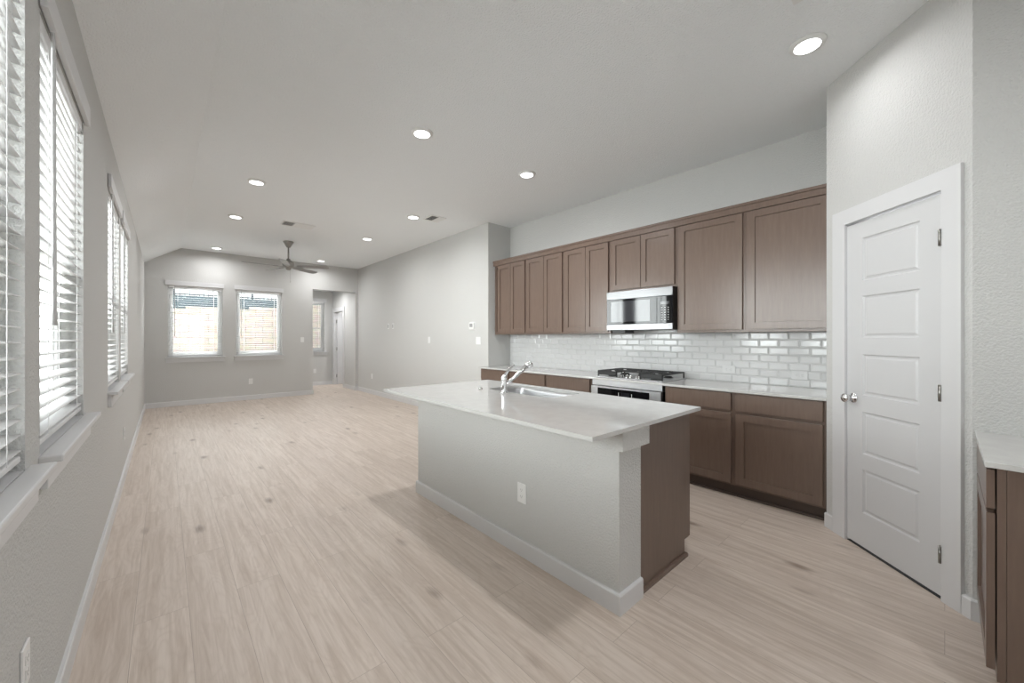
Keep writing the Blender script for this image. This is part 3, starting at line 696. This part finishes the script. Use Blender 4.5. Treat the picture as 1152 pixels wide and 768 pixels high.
# undermount sink
root = thing('kitchen_sink', 'stainless undermount sink in the island worktop', 'sink', ((SX0 + SX1) / 2, (SY0 + SY1) / 2, zt)); at = tuple(root.location)
bm = bmesh.new(); lo = []
for off, z in ((.020, zt - .002), (-.001, zt - .002), (-.004, zt - .02), (-.010, zt - .15), (-.020, zt - .178), (-.045, zt - .192), (-.10, zt - .196)):
    lo.append([bm.verts.new((u, v, z)) for u, v in rrect(SX0 - off, SX1 + off, SY0 - off, SY1 + off, max(.02, .075 + off), 8)])
for a, b in zip(lo, lo[1:]):
    for k in range(len(a)): f = bm.faces.new((a[k], a[(k + 1) % len(a)], b[(k + 1) % len(a)], b[k])); f.smooth = True
bm.faces.new(lo[-1]); bmesh.ops.recalc_face_normals(bm, faces=bm.faces[:])
for f in bm.faces: pass
bw = make('bowl', bm, M['steelh'], root, at); sd = bw.modifiers.new('solidify', 'SOLIDIFY'); sd.thickness = .0015; sd.offset = 0
bm = bmesh.new(); lathe(bm, [(0, zt - .1945), (.040, zt - .1945), (.046, zt - .1925), (.044, zt - .1915), (.034, zt - .1935), (0, zt - .1937)], 24, origin=((SX0 + SX1) / 2, (SY0 + SY1) / 2, 0))
make('drain', bm, M['chrome'], root, at)
# pull-out faucet
fx, fy = 1.945, 2.262
root = thing('kitchen_faucet', 'chrome pull-out faucet standing beside the island sink', 'faucet', (fx, fy, TOP)); at = (fx, fy, TOP)
bm = bmesh.new(); lathe(bm, [(0, 0), (.030, 0), (.030, .006), (.025, .012), (.0235, .02), (.0225, .085), (.024, .105), (.0235, .122), (.018, .133), (0, .137)], 28)
bmesh.ops.recalc_face_normals(bm, faces=bm.faces[:]); make('body', bm, M['chrome'], root)
bm = bmesh.new(); sdv = Vector((.97, -.24, 0)).normalized()
p0 = sdv * .010 + Vector((0, 0, .055)); p1 = sdv * .222 + Vector((0, 0, .218))
tube(bm, [p0, p0.lerp(p1, .25), p0.lerp(p1, .28), p0.lerp(p1, .6), p0.lerp(p1, .9)], [.0165, .0165, .0145, .0155, .0185]); make('spout', bm, M['chrome'], root)
bm = bmesh.new(); a = p0.lerp(p1, .9); dr_ = (p1 - p0).normalized()
tube(bm, [a, a + dr_ * .016, a + dr_ * .030 + Vector((0, 0, -.004)), a + dr_ * .040 + Vector((0, 0, -.016)), a + dr_ * .043 + Vector((0, 0, -.034))], [.0185, .022, .025, .026, .023]); make('spray_head', bm, M['chrome'], root)
hv = Vector((.42, -.30, 0)).normalized()
bm = bmesh.new(); tube(bm, [Vector((0, 0, .122)), Vector((0, 0, .138)) + hv * .010, Vector((0, 0, .175)) + hv * .035, Vector((0, 0, .208)) + hv * .062, Vector((0, 0, .222)) + hv * .078], [.019, .015, .0085, .0075, .0095]); make('lever', bm, M['chrome'], root)
bm = bmesh.new(); lathe(bm, [(0, 0), (.019, 0), (.019, .004), (.015, .008), (.012, .013), (0, .015)], 20); o = make('air_switch', bm, M['chrome']); o.location = (1.955, 2.575, TOP)
tag(o, 'small chrome push button on the island worktop behind the faucet', 'button')

# ------------------------------------------------------------------ short right counter
RF, RX0, RX1, RB = -0.098, 2.172, P2.x, -0.78; RT = 0.885
root = thing('base_cabinet', 'dark brown base cabinet at the right picture edge, seen from its end', 'cabinet', (RX0, RF, 0), 0); at = (RX0, RF, 0)
make('cabinet_box', B((RX0 + .001, RX1 - .016, RB + .001, RF - .045, .115, RT - SLAB - .001)), M['cab'], root, at)
make('face_frame', B((RX0, RX1 - .0165, RF - .044, RF - .024, .115, RT - SLAB - .001)), M['cab'], root, at)
bm = bmesh.new(); box(bm, RX0 + .004, RX1 - .045, RF - .020, RF, .716, RT - SLAB - .012, .0015); make('drawer_front', bm, M['cab'], root, at)
bm = bmesh.new(); shaker(bm, RX0 + .004, RX1 - .045, .150, .700, 0, .020, lambda u, v, d: (u, RF - d, v)); make('door', bm, M['cab'], root, at)
make('toe_kick', B((RX0 + .001, RX1 - .016, RF - .115, RF - .10, 0, .115), (RX0 + .001, RX0 + .017, RB + .001, RF - .115, 0, .115)), M['cabdark'], root, at)
bm = bmesh.new(); box(bm, RX0 - .026, RX1 - .001, RB + .001, RF + .005, RT - SLAB, RT, .002)
tag(make('side_worktop', bm, M['quartz']), 'short pale quartz worktop at the right picture edge', 'worktop')

# ------------------------------------------------------------------ plates, outlets, thermostat  (local: u across, n out of the wall, z up)
M['plate'] = mat('tile_white_plastic', (.62, .62, .62), 0.3)
def plate(name, label, cat, kind, p, rz, horizontal=False, group=None, size=(.073, .117)):
    pm = M['plate'] if horizontal else M['plastic']
    root = thing(name, label, cat, p, rz, group); w, h = size
    R = (lambda x0, x1, z0, z1: (z0, z1, x0, x1)) if horizontal else (lambda x0, x1, z0, z1: (x0, x1, z0, z1))
    def rb(bm, x0, x1, n0, n1, z0, z1, bev=0):
        x0, x1, z0, z1 = R(x0, x1, z0, z1); box(bm, x0, x1, -n1, -n0, z0, z1, bev)
    bm = bmesh.new(); rb(bm, -w / 2, w / 2, 0.0005, .0065, -h / 2, h / 2, .002); make('cover_plate', bm, pm, root)
    if kind == 'outlet':
        for s in (-1, 1):
            bm = bmesh.new(); rb(bm, -.017, .017, .0065, .0085, s * .0195 - .0135, s * .0195 + .0135, .001); rc = make('socket', bm, pm, root)
            bm = bmesh.new(); zc = s * .0195
            for x, hh in ((-.0065, .0045), (.0065, .0055)): rb(bm, x - .0011, x + .0011, .0085, .0088, zc - hh + .002, zc + hh + .002)
            rb(bm, -.002, .002, .0085, .0088, zc - .0095, zc - .006); make('slots', bm, M['greyplastic'], rc)
    elif kind == 'switch':
        n = max(1, int(round(w / .05)) - 0) if w > .1 else 1
        for k in range(n):
            cx = (k - (n - 1) / 2) * .046
            bm = bmesh.new(); rb(bm, cx - .016, cx + .016, .0065, .0095, -.033, .033, .0015); make('rocker', bm, M['plastic'], root)
    elif kind == 'open':
        bm = bmesh.new(); rb(bm, -.020, .020, .0066, .0072, -.040, .040); make('opening', bm, M['greyplastic'], root)
    return root
RXL, RXR = math.pi / 2, -math.pi / 2             # local -y points out of the wall: rz=+90 -> +x, rz=-90 -> -x
G = 'white outlet plates'
plate('outlet', 'white wall outlet low on the left wall nearest the camera', 'outlet', 'outlet', (XL, 1.69, .415), RXL, group=G)
plate('outlet', 'white wall outlet low on the left wall, farther along toward the corner', 'outlet', 'outlet', (XL, 5.15, .42), RXL, group=G)
plate('outlet', 'white wall outlet low on the far wall under the right window', 'outlet', 'outlet', (1.371, YF, .395), 0, group=G)
plate('outlet', 'white wall outlet low on the right living room wall', 'outlet', 'outlet', (XR, 9.04, .42), RXR, group=G)
plate('outlet', 'white wall outlet below the hall window', 'outlet', 'outlet', (3.118, YH, .405), 0, group=G)
plate('outlet', 'white wall outlet on the side of the island', 'outlet', 'outlet', (IX0, 1.711, .378), RXR, group=G)
G2 = 'white outlets on the tile'
for y, z, l in ((0.836, .998, 'white outlet on the tile nearest the pantry door'), (1.40, 1.014, 'white outlet on the tile right of the cooktop'),
             (2.90, 1.010, 'white outlet on the tile just left of the cooktop'), (4.172, 1.02, 'white outlet on the tile behind the faucet, near the return wall')):
    plate('outlet', l, 'outlet', 'outlet', (XK - .0105, y, z), RXR, True, G2)
plate('light_switch', 'white light switch plate on the far wall beside the hall opening', 'light switch', 'switch', (2.374, YF, 1.286), 0)
plate('light_switch', 'white light switch plate in the middle of the right living room wall', 'light switch', 'switch', (XR, 6.372, 1.287), RXR)
plate('light_switch', 'white light switch plate under the thermostat near the cabinets', 'light switch', 'switch', (XR, 4.86, 1.281), RXR, size=(.118, .117))
plate('cable_plate', 'left one of two white media plates high on the right wall', 'wall plate', 'open', (XR, 8.137, 1.581), RXR)
plate('cable_plate', 'right one of two white media plates high on the right wall', 'wall plate', 'open', (XR, 7.905, 1.581), RXR)
root = thing('thermostat', 'white square thermostat on the right wall near the cabinets', 'thermostat', (XR, 5.02, 1.514), RXR)
bm = bmesh.new(); box(bm, -.072, .072, -.004, -.0005, -.062, .062, .002); make('back_plate', bm, M['plastic'], root)
bm = bmesh.new(); box(bm, -.062, .062, -.026, -.004, -.052, .052, .005); make('body', bm, M['plastic'], root)
make('screen', B((-.045, .035, -.0267, -.026, -.018, .038)), M['greyplastic'], root)

# ------------------------------------------------------------------ ceiling fixtures
def downlight(x, y, label, dim=1.0):
    root = thing('ceiling_light', label, 'ceiling light', (x, y, H), 0, 'round recessed ceiling lights')
    bm = bmesh.new(); lathe(bm, [(.066, -.016), (.072, -.016), (.090, -.007), (.093, -.0005), (.060, -.0005)], 40); bmesh.ops.recalc_face_normals(bm, faces=bm.faces[:]); make('trim_ring', bm, M['plastic'], root)
    bm = bmesh.new(); lathe(bm, [(0, -.0185), (.045, -.0178), (.066, -.015), (.066, -.001)], 40); bmesh.ops.recalc_face_normals(bm, faces=bm.faces[:]); make('lens', bm, M['lens'], root)
    ld = bpy.data.lights.new('lamp', 'AREA'); ld.shape = 'DISK'; ld.size = .12; ld.energy = LAMP_W * dim; ld.color = (0.985, .99, 1.0); ld.spread = math.radians(SPREAD)
    lo_ = bpy.data.objects.new('lamp', ld); COL.objects.link(lo_); lo_.parent = root; lo_.location = (0, 0, -.022)
    return root
for x, y, l in ((2.866, .548, 'large recessed ceiling light nearest the pantry door'),
                (1.640, 2.981, 'round recessed ceiling light over the sink end of the island'),
                (2.889, 2.981, 'round recessed ceiling light in front of the wall cabinets'),
                (0.765, 5.151, 'round recessed ceiling light, nearest of the three along the windows'),
                (0.757, 6.820, 'round recessed ceiling light, middle of the three along the windows'),
                (0.745, 9.420, 'round recessed ceiling light above the left far window'),
                (2.677, 5.124, 'round recessed ceiling light beside the square ceiling vent'),
                (2.656, 6.790, 'round recessed ceiling light beyond the square vent, before the fan'),
                (2.628, 9.400, 'round recessed ceiling light just right of the fan by the far wall')):
    downlight(x, y, l, 0.45 if y < 1 else 1.0)
for x, y in ((1.64, .548), (0.6, -1.4), (0.6, -2.8)): downlight(x, y, 'round recessed ceiling light added for fill, out of the picture')  # unseen lamps added for even fill; the first continues the ceiling grid
for x, y, l in ((2.95, 10.75, 'round recessed ceiling light added unseen to brighten the small hall'), (4.2, 11.0, 'round recessed ceiling light added unseen to brighten the room behind the hall door')):  # hidden lamps added to brighten the hall and the room beyond
    downlight(x, y, l, 1.6).location.z = HALLZ

def vent(x0, x1, y0, y1, label, along='y', n=10, two=False):
    cx, cy = (x0 + x1) / 2, (y0 + y1) / 2
    root = thing('ceiling_vent', label, 'vent', (cx, cy, H), 0); w, d = (x1 - x0) / 2, (y1 - y0) / 2; f = .022
    bm = bmesh.new()
    for b in ((-w, w, -d, -d + f), (-w, w, d - f, d), (-w, -w + f, -d + f, d - f), (w - f, w, -d + f, d - f)): box(bm, *b, -.008, -.0005)
    make('frame', bm, M['plastic'], root)
    make('duct_shade_sheet', B((-w + f, w - f, -d + f, d - f, -.002, -.0005)), M['ventdark'], root)  # dark sheet standing in for the shade inside the duct
    bm = bmesh.new(); L_ = (w if along == 'y' else d) - f
    for k in range(n):
        c = -L_ + (k + .5) * 2 * L_ / n; tl_ = .006 if (two and k < n / 3) else (.0145 if two else .009); s = -1 if k < n / 2 else 1
        v = box(bm, -tl_, tl_, -(d - f) if along == 'y' else -(w - f), (d - f) if along == 'y' else (w - f), -.0006, .0006)
        R = Matrix.Rotation(math.radians(12 if (two and k >= n / 3) else 35 * s), 4, 'Y'); bmesh.ops.transform(bm, matrix=Matrix.Translation((c, 0, -.0075)) @ R, verts=v)
        if along == 'x': bmesh.ops.transform(bm, matrix=Matrix.Rotation(math.pi / 2, 4, 'Z'), verts=v)
    make('louvres', bm, M['plastic'], root)
vent(1.315, 1.760, 6.565, 6.825, 'long white ceiling vent in front of the ceiling fan', 'y', 14, True)
vent(2.830, 3.075, 4.865, 5.125, 'square white ceiling vent near the end of the cabinets', 'y', 9)
vent(2.090, 2.468, 0.260, 0.530, 'white ceiling vent whose corner shows at the top picture edge', 'y', 10)

# ceiling fan
fx, fy, fz = 1.673, 7.962, H
root = thing('ceiling_fan', 'brushed nickel ceiling fan with five grey blades', 'ceiling fan', (fx, fy, fz))
bm = bmesh.new(); lathe(bm, [(0, -.0005), (.085, -.0005), (.088, -.012), (.075, -.03), (.045, -.085), (.032, -.108), (0, -.11)], 32); bmesh.ops.recalc_face_normals(bm, faces=bm.faces[:]); make('canopy', bm, M['nickel'], root)
bm = bmesh.new(); tube(bm, [(0, 0, -.10), (0, 0, -.33)], .0135, 14); make('downrod', bm, M['nickel'], root)
bm = bmesh.new(); lathe(bm, [(0, -.315), (.028, -.315), (.036, -.34), (.06, -.352), (.088, -.37), (.098, -.395), (.098, -.43), (.085, -.455), (.06, -.475), (.045, -.482), (.042, -.505), (.03, -.517), (0, -.52)], 32); bmesh.ops.recalc_face_normals(bm, faces=bm.faces[:]); make('motor_housing', bm, M['nickel'], root)
for k in range(5):
    a = math.radians(35.5 + 72 * k)
    R = Matrix.Rotation(a, 4, 'Z'); pitch = Matrix.Rotation(math.radians(-13), 4, 'X')
    bm = bmesh.new(); out = [(.165, .050), (.30, .062), (.52, .068), (.66, .066), (.695, .050), (.705, .0)]
    pts = [(x, y) for x, y in out] + [(x, -y) for x, y in out[-2::-1]]
    holed_prism(bm, pts, [], 'z', -.003, .003); bmesh.ops.transform(bm, matrix=R @ Matrix.Translation((0, 0, -.455)) @ pitch, verts=bm.verts[:]); bl = make('blade', bm, M['blade'], root)
    bm = bmesh.new(); holed_prism(bm, [(.07, .016), (.15, .02), (.20, .040), (.245, .040), (.25, 0), (.245, -.040), (.20, -.040), (.15, -.02), (.07, -.016)], [], 'z', -.012, -.0035)
    bmesh.ops.transform(bm, matrix=R @ Matrix.Translation((0, 0, -.455)) @ pitch, verts=bm.verts[:]); make('blade_bracket', bm, M['nickel'], root)
bm = bmesh.new(); tube(bm, [(.03, .0, -.505), (.031, 0, -.72)], .0015, 6); lathe(bm, [(0, -.02), (.005, -.018), (.007, -.008), (.003, 0), (0, 0)], 10, origin=(.031, 0, -.72)); make('pull_chain', bm, M['nickel'], root)

# ------------------------------------------------------------------ outside the windows
struct('ground', B((-14, XL - T - .001, -6, 24, -.30, -.15), (XL - T, 16, YH + T + .001, 24, -.30, -.15), (XL - T, 2.39, YF + T + .001, YH + T, -.30, -.15)), M['ground'], 'pale gravel yard outside the windows')
bm = bmesh.new()
holed_prism(bm, [(-9, -.15), (9, -.15), (9, 2.43), (3.3, 2.43), (3.3, 2.27), (1.907, 2.27), (1.907, 2.18), (1.5, 2.18), (1.5, 2.21), (.425, 2.21), (.425, 2.13), (-9, 2.10)], [], 'y', 14.0, 14.4)
o = struct('exterior_wall', bm, M['stone'], 'tall cream limestone retaining wall outside the far windows')
root = thing('garden_fence', 'dark metal picket fence with blue-grey screening above the stone wall', 'fence', (0, 14.2, 2.1)); at = (0, 14.2, 2.1)
make('screen_panel', B((-6, 8, 14.16, 14.18, 2.10, 2.52)), M['screen'], root, at)
bm = bmesh.new(); box(bm, -6, 8, 14.20, 14.24, 2.90, 2.94); box(bm, -6, 8, 14.20, 14.24, 2.54, 2.58); make('rails', bm, M['fence'], root, at)
bm = bmesh.new(); x = -6.0
while x < 8: box(bm, x, x + .016, 14.19, 14.206, 2.10, 2.96); x += .105
o = make('pickets', bm, M['fence'], root, at)
for x in (-3.6, -1.2, .18, 2.0, 4.4, 6.8):
    make('post', B((x - .03, x + .03, 14.18, 14.24, 2.1, 3.02)), M['fence'], root, at)
root = thing('garden_fence', 'dark metal side-yard fence glimpsed through the left blinds', 'fence', (-1.3, 4, -.15)); at = (-1.3, 4, -.15)
bm = bmesh.new(); y = 0.5
while y < 13.5: box(bm, -1.31, -1.28, y, y + .03, -.14, 1.62); y += .24
make('pickets', bm, M['fence'], root, at)
make('rails', B((-1.32, -1.27, .5, 13.5, 1.50, 1.54), (-1.32, -1.27, .5, 13.5, .10, .14)), M['fence'], root, at)
